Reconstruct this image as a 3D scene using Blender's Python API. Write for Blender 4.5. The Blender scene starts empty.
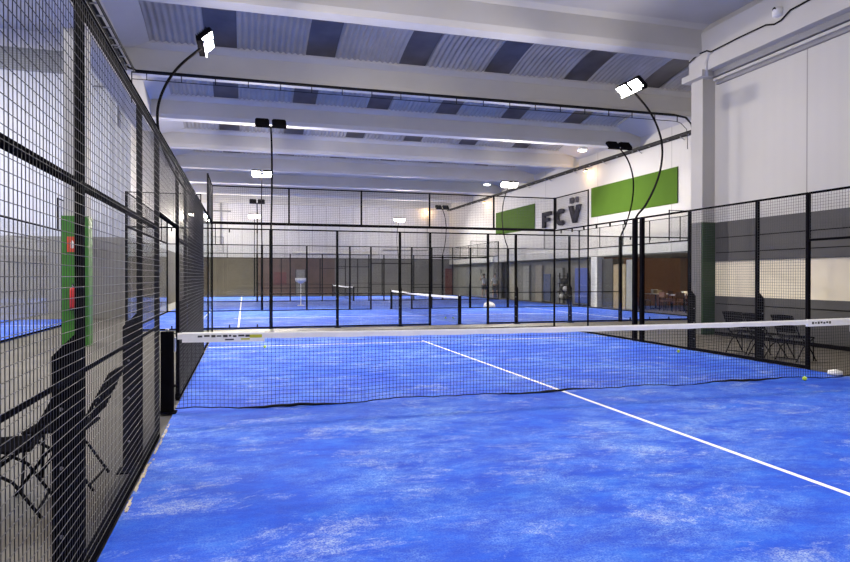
import bpy, math, random
from mathutils import Vector, Matrix
random.seed(7)
PI = math.pi
SC = bpy.context.scene
COL = SC.collection

# ------------------------------------------------------------------ materials
MATS = {}
def new_mat(name):
    m = bpy.data.materials.new(name); m.use_nodes = True
    nt = m.node_tree; b = nt.nodes['Principled BSDF']
    MATS[name] = m
    return m, nt, b
def N(nt, kind, **kw):
    n = nt.nodes.new(kind)
    for k, v in kw.items():
        if k in n.inputs: n.inputs[k].default_value = v
        else: setattr(n, k, v)
    return n
def ramp(nt, src, stops):
    r = nt.nodes.new('ShaderNodeValToRGB')
    while len(r.color_ramp.elements) < len(stops): r.color_ramp.elements.new(0.5)
    for e, (p, c) in zip(r.color_ramp.elements, stops):
        e.position = p; e.color = (c[0], c[1], c[2], 1)
    nt.links.new(src, r.inputs['Fac'])
    return r
def coords(nt, scale=(1, 1, 1), rot=(0, 0, 0)):
    t = nt.nodes.new('ShaderNodeTexCoord'); mp = nt.nodes.new('ShaderNodeMapping')
    mp.inputs['Scale'].default_value = scale; mp.inputs['Rotation'].default_value = rot
    nt.links.new(t.outputs['Object'], mp.inputs['Vector'])
    return mp.outputs['Vector']
def simple(name, col, rough=0.5, metal=0.0, var=0.12, nscale=6.0, bump=0.0, bscale=60.0, spec=0.5):
    m, nt, b = new_mat(name)
    v = coords(nt)
    n = N(nt, 'ShaderNodeTexNoise', Scale=nscale, Detail=5.0); nt.links.new(v, n.inputs['Vector'])
    lo = tuple(c * (1 - var) for c in col); hi = tuple(min(1, c * (1 + var)) for c in col)
    r = ramp(nt, n.outputs['Fac'], [(0.3, lo), (0.7, hi)])
    nt.links.new(r.outputs['Color'], b.inputs['Base Color'])
    b.inputs['Roughness'].default_value = rough; b.inputs['Metallic'].default_value = metal
    b.inputs['Specular IOR Level'].default_value = spec
    if bump:
        n2 = N(nt, 'ShaderNodeTexNoise', Scale=bscale, Detail=3.0); nt.links.new(v, n2.inputs['Vector'])
        bp = N(nt, 'ShaderNodeBump', Strength=bump, Distance=0.01)
        nt.links.new(n2.outputs['Fac'], bp.inputs['Height']); nt.links.new(bp.outputs['Normal'], b.inputs['Normal'])
    return m
def emit(name, col, s):
    m, nt, b = new_mat(name)
    b.inputs['Base Color'].default_value = (*col, 1)
    b.inputs['Emission Color'].default_value = (*col, 1); b.inputs['Emission Strength'].default_value = s
    return m

simple('black_metal', (0.0085, 0.008, 0.0095), 0.7, 0.0, 0.2, spec=0.0)
simple('wire_dark', (0.05, 0.05, 0.053), 0.6, 0.0, 0.1, spec=.3)
simple('wire_grey', (0.16, 0.16, 0.17), 0.4, 0.3, 0.1)
simple('concrete_white', (0.50, 0.49, 0.475), 0.75, 0, 0.05, 0.9, 0.15, 25)
simple('beam_white', (0.55, 0.54, 0.515), 0.7, 0, 0.05, 0.7, 0.1, 20)
simple('hall_floor', (0.092, 0.082, 0.068), 0.6, 0, 0.22, 1.4, 0.1, 40)
simple('plaster_beige', (0.30, 0.28, 0.245), 0.8, 0, 0.10, 0.7, 0.1, 20)
simple('plaster_dun', (0.155, 0.135, 0.11), 0.85, 0, 0.15, 0.7)
simple('plaster_shop', (0.17, 0.17, 0.165), 0.8, 0, 0.12, 0.6)
simple('plaster_grey', (0.26, 0.265, 0.26), 0.8, 0, 0.1, 0.6)
simple('brown_panel', (0.12, 0.075, 0.055), 0.6, 0, 0.2, 1.2)
simple('red_panel', (0.14, 0.04, 0.03), 0.6)
simple('green_shaded', (0.008, 0.042, 0.010), 0.6)  # pillar's green cladding, its shade put into the base colour
simple('green_cladding', (0.045, 0.20, 0.022), 0.5, 0, 0.15, 2.0)
simple('green_wall', (0.075, 0.15, 0.02), 0.9, 0, 0.1, 0.5, spec=.05)
simple('dark_grey_cladding', (0.058, 0.057, 0.062), 0.6, 0, 0.08, 1.0)
simple('mid_grey_cladding', (0.11, 0.11, 0.118), 0.6, 0, 0.08, 1.0)
simple('white_paint', (0.75, 0.75, 0.74), 0.5, 0, 0.03)
simple('line_white', (0.85, 0.86, 0.88), 0.7, 0, 0.08, 12)
simple('tape_white', (0.92, 0.92, 0.90), 0.6, 0, 0.05, 8)
simple('net_black', (0.008, 0.009, 0.014), 0.8, spec=.15)
simple('tray_metal', (0.02, 0.02, 0.022), 0.7, 0.0, 0.1, spec=.2)
simple('galvanised', (0.42, 0.42, 0.45), 0.4, 0.4, 0.1)
simple('pipe_grey', (0.25, 0.25, 0.27), 0.5, 0.1, 0.05)
simple('vent_grey', (0.30, 0.30, 0.31), 0.6)
simple('ball_yellow', (0.55, 0.75, 0.06), 0.9, 0, 0.1, 40, 0.5, 300)
simple('red_paint', (0.45, 0.02, 0.02), 0.35)
simple('red_sign', (0.60, 0.08, 0.03), 0.5)
simple('blue_banner', (0.012, 0.05, 0.30), 0.6, 0, 0.2, 1.5)
simple('blue_dark', (0.02, 0.05, 0.16), 0.6, 0, 0.2, 2)
simple('wood_tan', (0.28, 0.22, 0.13), 0.6, 0, 0.15, 3)
simple('bar_brown', (0.20, 0.075, 0.025), 0.7, 0, 0.15, 0.8)
simple('bar_dark', (0.03, 0.032, 0.036), 0.6)
simple('chair_wood', (0.12, 0.045, 0.03), 0.5)
simple('skin', (0.45, 0.26, 0.18), 0.6)
simple('cloth_white', (0.7, 0.7, 0.7), 0.8)
simple('cloth_dark', (0.03, 0.03, 0.04), 0.8)
simple('hair_dark', (0.03, 0.02, 0.015), 0.7)
simple('letter_dark', (0.018, 0.017, 0.032), 0.8, spec=.05)
simple('letter_grey', (0.09, 0.09, 0.11), 0.7, spec=.1)
simple('mark_dark', (0.05, 0.05, 0.05), 0.6)
simple('mark_yellow', (0.55, 0.55, 0.04), 0.6)
simple('rubber', (0.012, 0.012, 0.012), 0.8, spec=.2)
simple('cyan_plastic', (0.25, 0.55, 0.65), 0.5)
simple('sand_debris', (0.50, 0.45, 0.36), 0.9, 0, 0.25, 30)
emit('lamp_glow', (1.0, 0.985, 0.93), 45.0)
emit('lamp_weak', (0.95, 0.98, 1.0), 0.75)
emit('warm_glow', (1.0, .75, .4), 6.0)
emit('ceiling_glow', (1.0, 1.0, 0.97), 14.0)

def mk_glass():
    m = bpy.data.materials.new('clear_glass'); m.use_nodes = True; nt = m.node_tree; nt.nodes.clear()
    o = nt.nodes.new('ShaderNodeOutputMaterial'); mx = nt.nodes.new('ShaderNodeMixShader')
    t = N(nt, 'ShaderNodeBsdfTransparent'); t.inputs['Color'].default_value = (0.955, 0.962, 0.958, 1)
    g = N(nt, 'ShaderNodeBsdfGlossy', Roughness=0.02); g.inputs['Color'].default_value = (0.9, 0.95, 0.95, 1)
    lw = N(nt, 'ShaderNodeLayerWeight', Blend=0.5)
    pw = N(nt, 'ShaderNodeMath', operation='POWER'); pw.inputs[1].default_value = 5.0; nt.links.new(lw.outputs['Facing'], pw.inputs[0])
    f = N(nt, 'ShaderNodeMath', operation='MULTIPLY_ADD'); nt.links.new(pw.outputs[0], f.inputs[0]); f.inputs[1].default_value = 0.6; f.inputs[2].default_value = 0.012
    nt.links.new(f.outputs[0], mx.inputs[0]); nt.links.new(t.outputs[0], mx.inputs[1]); nt.links.new(g.outputs[0], mx.inputs[2])
    nt.links.new(mx.outputs[0], o.inputs['Surface'])
    MATS['glass'] = m
mk_glass()
def mk_skylight():
    m, nt, b = new_mat('skylight')
    v = coords(nt)
    n = N(nt, 'ShaderNodeTexNoise', Scale=1.3, Detail=3.0); nt.links.new(v, n.inputs['Vector'])
    r = ramp(nt, n.outputs['Fac'], [(0.35, (0.045, 0.040, 0.045)), (0.75, (0.10, 0.092, 0.098))])
    nt.links.new(r.outputs['Color'], b.inputs['Base Color']); b.inputs['Roughness'].default_value = 0.3
mk_skylight()
def mk_sheet():
    m, nt, b = new_mat('corrugated')
    v = coords(nt)
    n = N(nt, 'ShaderNodeTexNoise', Scale=0.9, Detail=4.0); nt.links.new(v, n.inputs['Vector'])
    r = ramp(nt, n.outputs['Fac'], [(0.3, (0.33, 0.315, 0.285)), (0.7, (0.43, 0.41, 0.375))])
    nt.links.new(r.outputs['Color'], b.inputs['Base Color']); b.inputs['Roughness'].default_value = 0.8
mk_sheet()
def mk_ribbed(name, col, axis, period, strength, joint=None):
    """white painted panels with shallow vertical ribs along one wall direction"""
    m, nt, b = new_mat(name)
    t = nt.nodes.new('ShaderNodeTexCoord'); s = nt.nodes.new('ShaderNodeSeparateXYZ')
    nt.links.new(t.outputs['Object'], s.inputs[0])
    mu = N(nt, 'ShaderNodeMath', operation='MULTIPLY'); mu.inputs[1].default_value = 2 * PI / period
    nt.links.new(s.outputs[axis], mu.inputs[0])
    sn = N(nt, 'ShaderNodeMath', operation='SINE'); nt.links.new(mu.outputs[0], sn.inputs[0])
    n = N(nt, 'ShaderNodeTexNoise', Scale=0.5, Detail=4.0); nt.links.new(t.outputs['Object'], n.inputs['Vector'])
    r = ramp(nt, n.outputs['Fac'], [(0.3, tuple(c * 0.94 for c in col)), (0.7, col)])
    out = r.outputs['Color']
    if joint:
        md = N(nt, 'ShaderNodeMath', operation='MODULO'); ad = N(nt, 'ShaderNodeMath', operation='ADD'); ad.inputs[1].default_value = 60 + joint[1]
        nt.links.new(s.outputs[axis], ad.inputs[0]); nt.links.new(ad.outputs[0], md.inputs[0]); md.inputs[1].default_value = joint[0]
        lt = N(nt, 'ShaderNodeMath', operation='LESS_THAN'); lt.inputs[1].default_value = 0.035; nt.links.new(md.outputs[0], lt.inputs[0])
        mx = N(nt, 'ShaderNodeMix', data_type='RGBA'); nt.links.new(lt.outputs[0], mx.inputs[0]); nt.links.new(out, mx.inputs[6])
        mx.inputs[7].default_value = (col[0] * .55, col[1] * .55, col[2] * .55, 1); out = mx.outputs[2]
    nt.links.new(out, b.inputs['Base Color'])
    bp = N(nt, 'ShaderNodeBump', Strength=strength, Distance=0.02)
    nt.links.new(sn.outputs[0], bp.inputs['Height']); nt.links.new(bp.outputs['Normal'], b.inputs['Normal'])
    b.inputs['Roughness'].default_value = 0.6
mk_ribbed('ribbed_white_x', (0.66, 0.655, 0.68), 'X', 0.14, 0.6, (1.15, 0.3))
mk_ribbed('ribbed_white_y', (0.56, 0.55, 0.53), 'Y', 0.3, 0.06, (6.0, 2.15))
mk_ribbed('ribbed_grey', (0.15, 0.15, 0.16), 'Y', 0.09, 0.8)
mk_ribbed('cream_panel', (0.80, 0.73, 0.58), 'Y', 1.5, 0.05)

def mk_turf():
    m, nt, b = new_mat('blue_turf')
    t = nt.nodes.new('ShaderNodeTexCoord'); P = t.outputs['Object']
    def noise(scale, stretch, rot, det, dist=0.0, rough=0.6):
        mp = nt.nodes.new('ShaderNodeMapping'); mp.inputs['Scale'].default_value = stretch; mp.inputs['Rotation'].default_value = (0, 0, rot)
        nt.links.new(P, mp.inputs['Vector'])
        n = N(nt, 'ShaderNodeTexNoise', Scale=scale, Detail=det, Distortion=dist, Roughness=rough); nt.links.new(mp.outputs[0], n.inputs['Vector'])
        return n.outputs['Fac']
    def mul(a, bb):
        q = N(nt, 'ShaderNodeMath', operation='MULTIPLY'); nt.links.new(a, q.inputs[0])
        if isinstance(bb, (int, float)): q.inputs[1].default_value = bb
        else: nt.links.new(bb, q.inputs[1])
        return q.outputs[0]
    big = ramp(nt, noise(0.55, (1, 1, 1), 0.3, 4, 0.5), [(0.40, (0.10, 0.10, 0.10)), (0.64, (1, 1, 1))]).outputs['Color']
    streak = ramp(nt, noise(2.2, (0.75, 1.25, 1), 0.45, 9, 0.3, 0.78), [(0.40, (0, 0, 0)), (0.62, (1, 1, 1))]).outputs['Color']
    fine = ramp(nt, noise(18, (0.8, 1.3, 1), 0.5, 8, 0, 0.85), [(0.38, (0.12, 0.12, 0.12)), (0.62, (1, 1, 1))]).outputs['Color']
    grain = ramp(nt, noise(80, (1, 1, 1), 0, 3), [(0.38, (0.1, 0.1, 0.1)), (0.60, (1, 1, 1))]).outputs['Color']
    light = mul(mul(big, streak), mul(mul(fine, grain), 1.35))
    base = ramp(nt, noise(2.6, (0.7, 1.3, 1), 0.5, 8, 0.2, 0.75), [(0.36, (0.003, 0.047, 0.52)), (0.54, (0.004, 0.075, 0.62)), (0.70, (0.014, 0.13, 0.68))]).outputs['Color']
    m1 = N(nt, 'ShaderNodeMix', data_type='RGBA'); nt.links.new(light, m1.inputs[0]); nt.links.new(base, m1.inputs[6]); m1.inputs[7].default_value = (0.24, 0.44, 0.80, 1)
    patch = ramp(nt, noise(1.3, (0.75, 1.3, 1), 0.75, 9, 0.4, 0.8), [(0.535, (0, 0, 0)), (0.62, (1, 1, 1))]).outputs['Color']
    m2 = N(nt, 'ShaderNodeMix', data_type='RGBA'); nt.links.new(mul(mul(patch, fine), mul(grain, .75)), m2.inputs[0]); nt.links.new(m1.outputs[2], m2.inputs[6]); m2.inputs[7].default_value = (0.56, 0.66, 0.72, 1)
    m3 = N(nt, 'ShaderNodeMix', data_type='RGBA'); nt.links.new(mul(grain, .04), m3.inputs[0]); nt.links.new(m2.outputs[2], m3.inputs[6]); m3.inputs[7].default_value = (0.2, 0.4, 0.8, 1)
    nt.links.new(m3.outputs[2], b.inputs['Base Color']); b.inputs['Roughness'].default_value = 0.85
    b.inputs['Specular IOR Level'].default_value = 0.25
    bp = N(nt, 'ShaderNodeBump', Strength=0.35, Distance=0.01); nt.links.new(noise(160, (1, 1, 1), 0, 3), bp.inputs['Height']); nt.links.new(bp.outputs['Normal'], b.inputs['Normal'])
mk_turf()

# ------------------------------------------------------------------ mesh builder
class MB:
    def __init__(s): s.v = []; s.f = []; s.smooth = []
    def add(s, vs, fs, sm=False):
        o = len(s.v); s.v += [tuple(p) for p in vs]
        for f in fs: s.f.append(tuple(i + o for i in f)); s.smooth.append(sm)
        return s
    def box(s, a, b):
        x0, y0, z0 = a; x1, y1, z1 = b
        return s.add([(x0, y0, z0), (x1, y0, z0), (x1, y1, z0), (x0, y1, z0), (x0, y0, z1), (x1, y0, z1), (x1, y1, z1), (x0, y1, z1)],
                     [(0, 3, 2, 1), (4, 5, 6, 7), (0, 1, 5, 4), (1, 2, 6, 5), (2, 3, 7, 6), (3, 0, 4, 7)])
    def cbox(s, a, b, c=0.006):
        """box with chamfered vertical and horizontal outline (convex 24-vertex box)"""
        x0, y0, z0 = a; x1, y1, z1 = b
        c = min(c, (x1 - x0) / 2.2, (y1 - y0) / 2.2, (z1 - z0) / 2.2)
        import bmesh
        bm = bmesh.new(); vs = [bm.verts.new(p) for p in ((x0, y0, z0), (x1, y0, z0), (x1, y1, z0), (x0, y1, z0), (x0, y0, z1), (x1, y0, z1), (x1, y1, z1), (x0, y1, z1))]
        for f in [(0, 3, 2, 1), (4, 5, 6, 7), (0, 1, 5, 4), (1, 2, 6, 5), (2, 3, 7, 6), (3, 0, 4, 7)]: bm.faces.new([vs[i] for i in f])
        bmesh.ops.bevel(bm, geom=bm.edges[:], offset=c, segments=2, affect='EDGES', profile=0.5)
        bm.verts.index_update()
        s.add([v.co[:] for v in bm.verts], [[v.index for v in f.verts] for f in bm.faces]); bm.free()
        return s
    def bar(s, p, q, r, n=4, caps=True, up=(0, 0, 1), sm=False, w=None):
        p = Vector(p); q = Vector(q); d = (q - p).normalized(); u = Vector(up)
        if abs(d.dot(u)) > 0.98: u = Vector((1, 0, 0)) if abs(d.x) < 0.9 else Vector((0, 1, 0))
        a = d.cross(u).normalized(); b = a.cross(d)
        w = r if w is None else w
        vs = []
        for e in (p, q):
            for k in range(n):
                t = 2 * PI * (k + 0.5) / n
                vs.append(e + (a * math.cos(t) * w + b * math.sin(t) * r) * (1.414 if n == 4 else 1))
        fs = [(k, k + n, (k + 1) % n + n, (k + 1) % n) for k in range(n)]
        if caps: fs += [tuple(range(n)), tuple(range(2 * n - 1, n - 1, -1))]
        return s.add(vs, fs, sm)
    def tube(s, pts, r, n=10, sm=True, caps=True):
        pts = [Vector(p) for p in pts]; vs = []; prev = None
        rr = r if isinstance(r, (list, tuple)) else [r] * len(pts)
        for i, p in enumerate(pts):
            d = (pts[min(i + 1, len(pts) - 1)] - pts[max(i - 1, 0)]).normalized()
            if prev is None:
                u = Vector((0, 0, 1)) if abs(d.z) < 0.9 else Vector((1, 0, 0)); a = d.cross(u).normalized()
            else: a = (prev - d * prev.dot(d)).normalized()
            prev = a; b = d.cross(a)
            for k in range(n):
                t = 2 * PI * k / n; vs.append(p + (a * math.cos(t) + b * math.sin(t)) * rr[i])
        m = len(pts); fs = []
        for i in range(m - 1):
            for k in range(n): fs.append((i * n + k, i * n + (k + 1) % n, (i + 1) * n + (k + 1) % n, (i + 1) * n + k))
        if caps: fs += [tuple(range(n - 1, -1, -1)), tuple(range((m - 1) * n, m * n))]
        return s.add(vs, fs, sm)
    def lathe(s, prof, c=(0, 0, 0), n=20, sm=True):
        vs = []; fs = []
        for r, z in prof:
            for k in range(n):
                t = 2 * PI * k / n; vs.append((c[0] + r * math.cos(t), c[1] + r * math.sin(t), c[2] + z))
        for i in range(len(prof) - 1):
            for k in range(n): fs.append((i * n + k, i * n + (k + 1) % n, (i + 1) * n + (k + 1) % n, (i + 1) * n + k))
        fs.append(tuple(range(n - 1, -1, -1))); fs.append(tuple(range((len(prof) - 1) * n, len(prof) * n)))
        return s.add(vs, fs, sm)
    def prism(s, poly, axis, a, b):
        """polygon in two dims extruded along axis (0,1,2) from a to b"""
        n = len(poly); vs = []
        for e in (a, b):
            for p in poly:
                q = list(p); q.insert(axis, e); vs.append(tuple(q))
        fs = [(k, (k + 1) % n, (k + 1) % n + n, k + n) for k in range(n)] + [tuple(range(n - 1, -1, -1)), tuple(range(n, 2 * n))]
        return s.add(vs, fs)
    def wires(s, p0, u, L, z0, z1, sp=0.05, r=0.0022, sz=None):
        """welded wire mesh: vertical and horizontal wires from p0 along unit vector u"""
        p0 = Vector(p0); u = Vector(u); nv = max(1, round(L / sp)); nh = max(1, round((z1 - z0) / (sz or sp)))
        nrm = Vector((-u.y, u.x, 0)) * r * 1.6
        for i in range(nv + 1):
            q = p0 + u * (L * i / nv) + nrm; s.bar((q.x, q.y, z0), (q.x, q.y, z1), r * 0.8, 4, False, up=u)
        for j in range(nh + 1):
            z = z0 + (z1 - z0) * j / nh; q = p0 - nrm; e = q + u * L; s.bar((q.x, q.y, z), (e.x, e.y, z), r * 1.05, 6, False)
        return s
    def build(s, name, mat, parent=None, loc=None, rot=None):
        me = bpy.data.meshes.new(name); me.from_pydata(s.v, [], s.f)
        me.polygons.foreach_set('use_smooth', s.smooth); me.update()
        import bmesh
        bm = bmesh.new(); bm.from_mesh(me); bmesh.ops.recalc_face_normals(bm, faces=bm.faces); bm.to_mesh(me); bm.free()
        me.materials.append(MATS[mat])
        o = bpy.data.objects.new(name, me); COL.objects.link(o)
        if parent: o.parent = parent
        if loc: o.location = loc
        if rot: o.rotation_euler = rot
        return o

def thing(name, label, cat, loc=(0, 0, 0), rz=0.0, group=None):
    o = bpy.data.objects.new(name, None); COL.objects.link(o); o.empty_display_size = 0.2
    o.location = loc; o.rotation_euler = (0, 0, rz); o['label'] = label; o['category'] = cat
    if group: o['group'] = group
    return o
def tag(o, label, cat, group=None):
    o['label'] = label; o['category'] = cat
    if group: o['group'] = group
    return o
def struct(o, label=None):
    o['kind'] = 'structure'
    if label: o['label'] = label
    return o
def plabel(o, label): o['label'] = label; return o
def dup(root, loc, rz, label, group=None):
    r = root.copy(); COL.objects.link(r); r.location = loc; r.rotation_euler = (0, 0, rz); r['label'] = label
    if group: r['group'] = group
    for ch in list(root.children):
        c = ch.copy(); COL.objects.link(c); c.parent = r
        for g in ch.children:
            d = g.copy(); COL.objects.link(d); d.parent = c
    return r

# ------------------------------------------------------------------ room shell
XR, XP, XL = 18.6, 13.2, -3.1
YF = 47.0
BP, BY = 5.67, 7.05                       # transverse beam spacing, centre of the beam on the pillar
ZB, ZT = 7.58, 8.38
struct(MB().box((-20, -12, -0.12), (26, 47.4, 0.0)).build('floor', 'hall_floor'), 'grey brown concrete floor of the hall')
# far wall, three painted stretches of the dado and white above
struct(MB().box((XL - .3, YF, 3.15), (24, YF + .3, 8.9)).build('wall_back', 'ribbed_white_x'))
struct(MB().box((XL - .3, YF - .02, 0), (1.95, YF + .3, 3.15)).build('wall_back', 'plaster_dun'))
struct(MB().box((1.95, YF - .02, 0), (8.3, YF + .3, 3.15)).build('wall_back', 'brown_panel'))
struct(MB().box((8.3, YF - .02, 0), (24, YF + .3, 3.15)).build('wall_back', 'plaster_shop'))
# wall of the side hall and the wall that runs back from its corner
struct(MB().box((-20, 18.5, 3.05), (-3.3, 18.8, 10.6)).build('wall_left', 'ribbed_white_x'))
struct(MB().box((-20, 18.48, 0), (-3.3, 18.8, 3.05)).build('wall_left', 'plaster_beige'))
struct(MB().box((-3.6, 18.8, 3.05), (-3.3, YF, 8.9)).build('wall_left', 'ribbed_white_y'))
struct(MB().box((-3.6, 18.8, 0), (-3.28, YF, 3.05)).build('wall_left', 'plaster_dun'))
struct(MB().box((-20.3, -12, 0), (-20, 18.8, 10.6)).build('wall_left', 'ribbed_white_y'))
struct(MB().box((-20.3, -12, 10.5), (XL, 18.8, 10.7)).build('ceiling', 'concrete_white'), 'pale ceiling of the side hall')
struct(MB().box((XL, -12, 8.4), (XL + .12, 18.5, 10.6)).build('wall_left', 'concrete_white'))
# right wall next to the near court: dark cladding, cream strip, white panels
struct(MB().box((XP, -12, 3.05), (XP + .25, 7.3, 8.9)).build('wall_right', 'ribbed_white_y'))
struct(MB().box((XP - .02, -12, 2.0), (XP + .25, 7.3, 3.05)).build('wall_right', 'dark_grey_cladding'))
struct(MB().box((XP, -12, 1.06), (XP + .25, 7.3, 2.0)).build('window_1', 'cream_panel'), 'cream translucent strip between dark cladding')
struct(MB().box((XP - .02, -12, 0.09), (XP + .25, 7.3, 1.06)).build('wall_right', 'dark_grey_cladding'))
struct(MB().box((XP - .05, -12, 0), (XP + .02, 6.75, 0.09)).build('baseboard_right', 'black_metal'))
g = MB()
for z in (0.84, 2.22, 2.62): g.box((XP - .03, -12, z), (XP - .015, 6.75, z + .018))
struct(g.build('trim_1', 'black_metal'), 'thin horizontal joint lines in the dark cladding')
struct(MB().box((XP, 7.3, 0), (24, 7.5, 8.9)).build('wall_right', 'concrete_white'))
# upper right wall of the deeper hall
struct(MB().box((XR, 7.5, 2.65), (XR + .3, YF, 8.9)).build('wall_right', 'ribbed_white_y'))
struct(MB().box((XR - .03, 7.5, 3.02), (XR, YF, 3.12)).build('trim_2', 'galvanised'))
struct(MB().box((XR - .05, 15.45, 4.72), (XR, 22.45, 6.27)).build('wall_right_green_panel', 'green_wall'), 'bright green painted panel next to the letters')
struct(MB().box((XR - .05, 29.35, 4.62), (XR, 35.8, 6.22)).build('wall_right_green_panel', 'green_wall'), 'green painted panel further along the wall')
# pillar with cladding
p = struct(MB().box((12.8, 6.84, 3.06), (13.3, 7.3, 6.95)).build('pillar', 'concrete_white'), 'white concrete pillar with green and grey cladding')
MB().box((12.78, 6.86, 0), (12.84, 7.3, 3.06)).build('cladding', 'ribbed_grey', p)
plabel(MB().box((12.8, 6.80, 0), (13.28, 6.86, 3.06)).build('cladding', 'green_shaded', p), 'green cladding coloured as if in shade')
MB().box((12.6, 6.62, 6.95), (13.4, 7.45, 7.12)).build('capital', 'concrete_white', p)
MB().tube([(12.74, 6.6, 6.95), (12.72, 6.6, 7.3), (12.74, 6.52, 7.5), (12.74, 6.35, 7.52)], 0.05).build('drainpipe', 'galvanised', p)
# longitudinal beams
bm_ = struct(MB().prism([(12.72, 7.05), (13.4, 7.05), (13.4, 8.35), (12.85, 8.35), (12.85, 8.2), (12.72, 8.1)], 1, -12, 7.3).build('ceiling_beam', 'concrete_white') if False else
             MB().add([(x, y, z) for y in (-12, 7.3) for (x, z) in ((12.72, 7.1), (13.4, 7.1), (13.4, 8.4), (12.9, 8.4), (12.72, 8.15))],
                      [(0, 1, 2, 3, 4), (9, 8, 7, 6, 5)] + [(k, (k + 1) % 5, (k + 1) % 5 + 5, k + 5) for k in range(5)]).build('ceiling_beam', 'concrete_white'), 'long white beam above the wall of white panels')
MB().box((12.95, -12, 6.95), (13.2, 6.7, 7.1)).build('lower_lip', 'pipe_grey', bm_)
MB().box((13.02, -12, 6.86), (13.2, 6.7, 6.93)).build('lower_lip', 'concrete_white', bm_)
MB().box((13.12, -12, 6.78), (13.2, 6.7, 6.86)).build('shadow_gap', 'pipe_grey', bm_)
struct(MB().box((XL, -12, 7.12), (XL + .55, 18.5, 8.42)).build('ceiling_beam', 'concrete_white'), 'long white beam over the side fence')
# column with green cladding behind the near fence
p = struct(MB().box((-3.06, 8.1, 2.93), (-2.58, 8.5, 7.12)).build('column', 'concrete_white'), 'white column with bright green lower cladding')
plabel(MB().box((-3.09, 8.06, 0), (-2.55, 8.45, 2.93)).build('cladding', 'green_cladding', p), 'green cladding')

# roof: transverse beams, barrel sheets, skylights
K0 = -2
for k in range(K0, 8):
    yc = BY + k * BP
    x0, x1 = (XL + .5, 12.8) if k < 0 else (XL + (0 if yc < 18 else -.2), XR)
    w0, w1 = 0.22, 0.27
    vs = []
    for x in (x0, x1):
        vs += [(x, yc - w0, ZB), (x, yc + w0, ZB), (x, yc + w1, ZB + .15), (x, yc + w1 - .04, ZT - .12), (x, yc + .42, ZT), (x, yc + .42, ZT + .12), (x, yc - .42, ZT + .12), (x, yc - .42, ZT), (x, yc - w1 + .04, ZT - .12), (x, yc - w1, ZB + .15)]
    fs = [tuple(range(9, -1, -1)), tuple(range(10, 20))] + [(i, (i + 1) % 10, (i + 1) % 10 + 10, i + 10) for i in range(10)]
    struct(MB().add(vs, fs).build('ceiling_beam', 'beam_white'))
SK0, SKP, SKW = -0.28, 2.95, 0.90
def arch_z(t): return ZT + .06 + 0.38 * math.sin(PI * t)
struct(MB().box((XL + .5, BY - BP + .3, ZT - .02), (12.9, BY - .3, ZT + .1)).build('ceiling', 'concrete_white'), 'flat white soffit in front of the first visible beam')
for k in range(K0, 7):
    if k == -1: continue
    ya, yb = BY + k * BP + .38, BY + (k + 1) * BP - .38
    xa, xb = -1.83, (12.75 if k < -1 else 17.2)
    near = k <= 3
    step = 0.0275 if near else 0.11
    NS = 14
    root = None
    def strip(x0, x1, corr):
        mb = MB(); n = max(2, round((x1 - x0) / (step if corr else 0.45)))
        vs = []
        for i in range(n + 1):
            x = x0 + (x1 - x0) * i / n
            dz = 0.028 * math.sin(2 * PI * x / 0.177) if corr and near else 0
            for j in range(NS + 1):
                t = j / NS; vs.append((x, ya + (yb - ya) * t, arch_z(t) + dz))
        fs = [(i * (NS + 1) + j, i * (NS + 1) + j + 1, (i + 1) * (NS + 1) + j + 1, (i + 1) * (NS + 1) + j) for i in range(n) for j in range(NS)]
        return mb.add(vs, fs, True)
    mb = MB(); x = xa; s = 0; lights = []
    while SK0 + s * SKP < xb:
        a = SK0 + s * SKP; b = min(a + SKW, xb)
        q = strip(x, a, True); mb.add(q.v, q.f, True)
        lights.append((a, b)); x = b; s += 1
    if x < xb - .05: q = strip(x, xb, True); mb.add(q.v, q.f, True)
    root = struct(mb.build('ceiling', 'corrugated'), 'arched corrugated grey roof sheet')
    for a, b in lights:
        q = strip(a, b, False)
        plabel(q.build('skylight', 'skylight', root), 'dark smooth skylight panel')
    # solid haunch slabs at both ends of the bay
    for (u0, u1) in ((XL, xa), (xb, XR if k >= 0 else 13.3)):
        lo, hi = (0.0, 0.95) if u0 == XL else (0.95, 0.0)
        mbh = MB(); vs = []
        for (x, f) in ((u0, lo), (u1, hi)):
            for j in range(NS + 1):
                t = j / NS; vs.append((x, ya - .05 + (yb - ya + .1) * t, ZT + .02 - (0.35 if f == 0 else 0) + f * 0.38 * math.sin(PI * t)))
        mbh.add(vs, [(j, j + 1, j + 2 + NS, j + 1 + NS) for j in range(NS)], True)
        mbh.box((u0, ya - .1, 9.35), (u1, yb + .1, 9.45))
        struct(mbh.build('ceiling', 'concrete_white'))
struct(MB().box((XL, -12, 9.4), (XR + .3, YF + .3, 9.55)).build('ceiling', 'vent_grey'), 'outer roof deck')

# ------------------------------------------------------------------ turf and lines
def turf(a, b, label):
    o = tag(MB().cbox((a[0], a[1], 0.0), (b[0], b[1], 0.014), 0.004).build('court_turf', 'blue_turf'), label, 'court surface'); return o
def line(parent, name, a, b, w=0.05, z=0.0145):
    ax, ay = a; bx, by = b; h = w / 2
    if abs(ax - bx) < 1e-6: m = MB().box((ax - h, ay, z), (ax + h, by, z + .003))
    else: m = MB().box((ax, ay - h, z), (bx, ay + h, z + .003))
    return m.build(name, 'line_white', parent)
T1 = turf((0.035, -9.96, 0), (9.965, 9.96, 0), 'bright blue sand-streaked turf of the large court in front')
line(T1, 'centre_line', (5, -7.15), (5, 7.15)); line(T1, 'service_line', (0.06, 6.95), (9.94, 6.95)); line(T1, 'service_line', (0.06, -6.95), (9.94, -6.95))
T2 = turf((-2.36, 12.05, 0), (17.56, 21.95, 0), 'blue turf of the crosswise court just behind the glass back wall')
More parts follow.
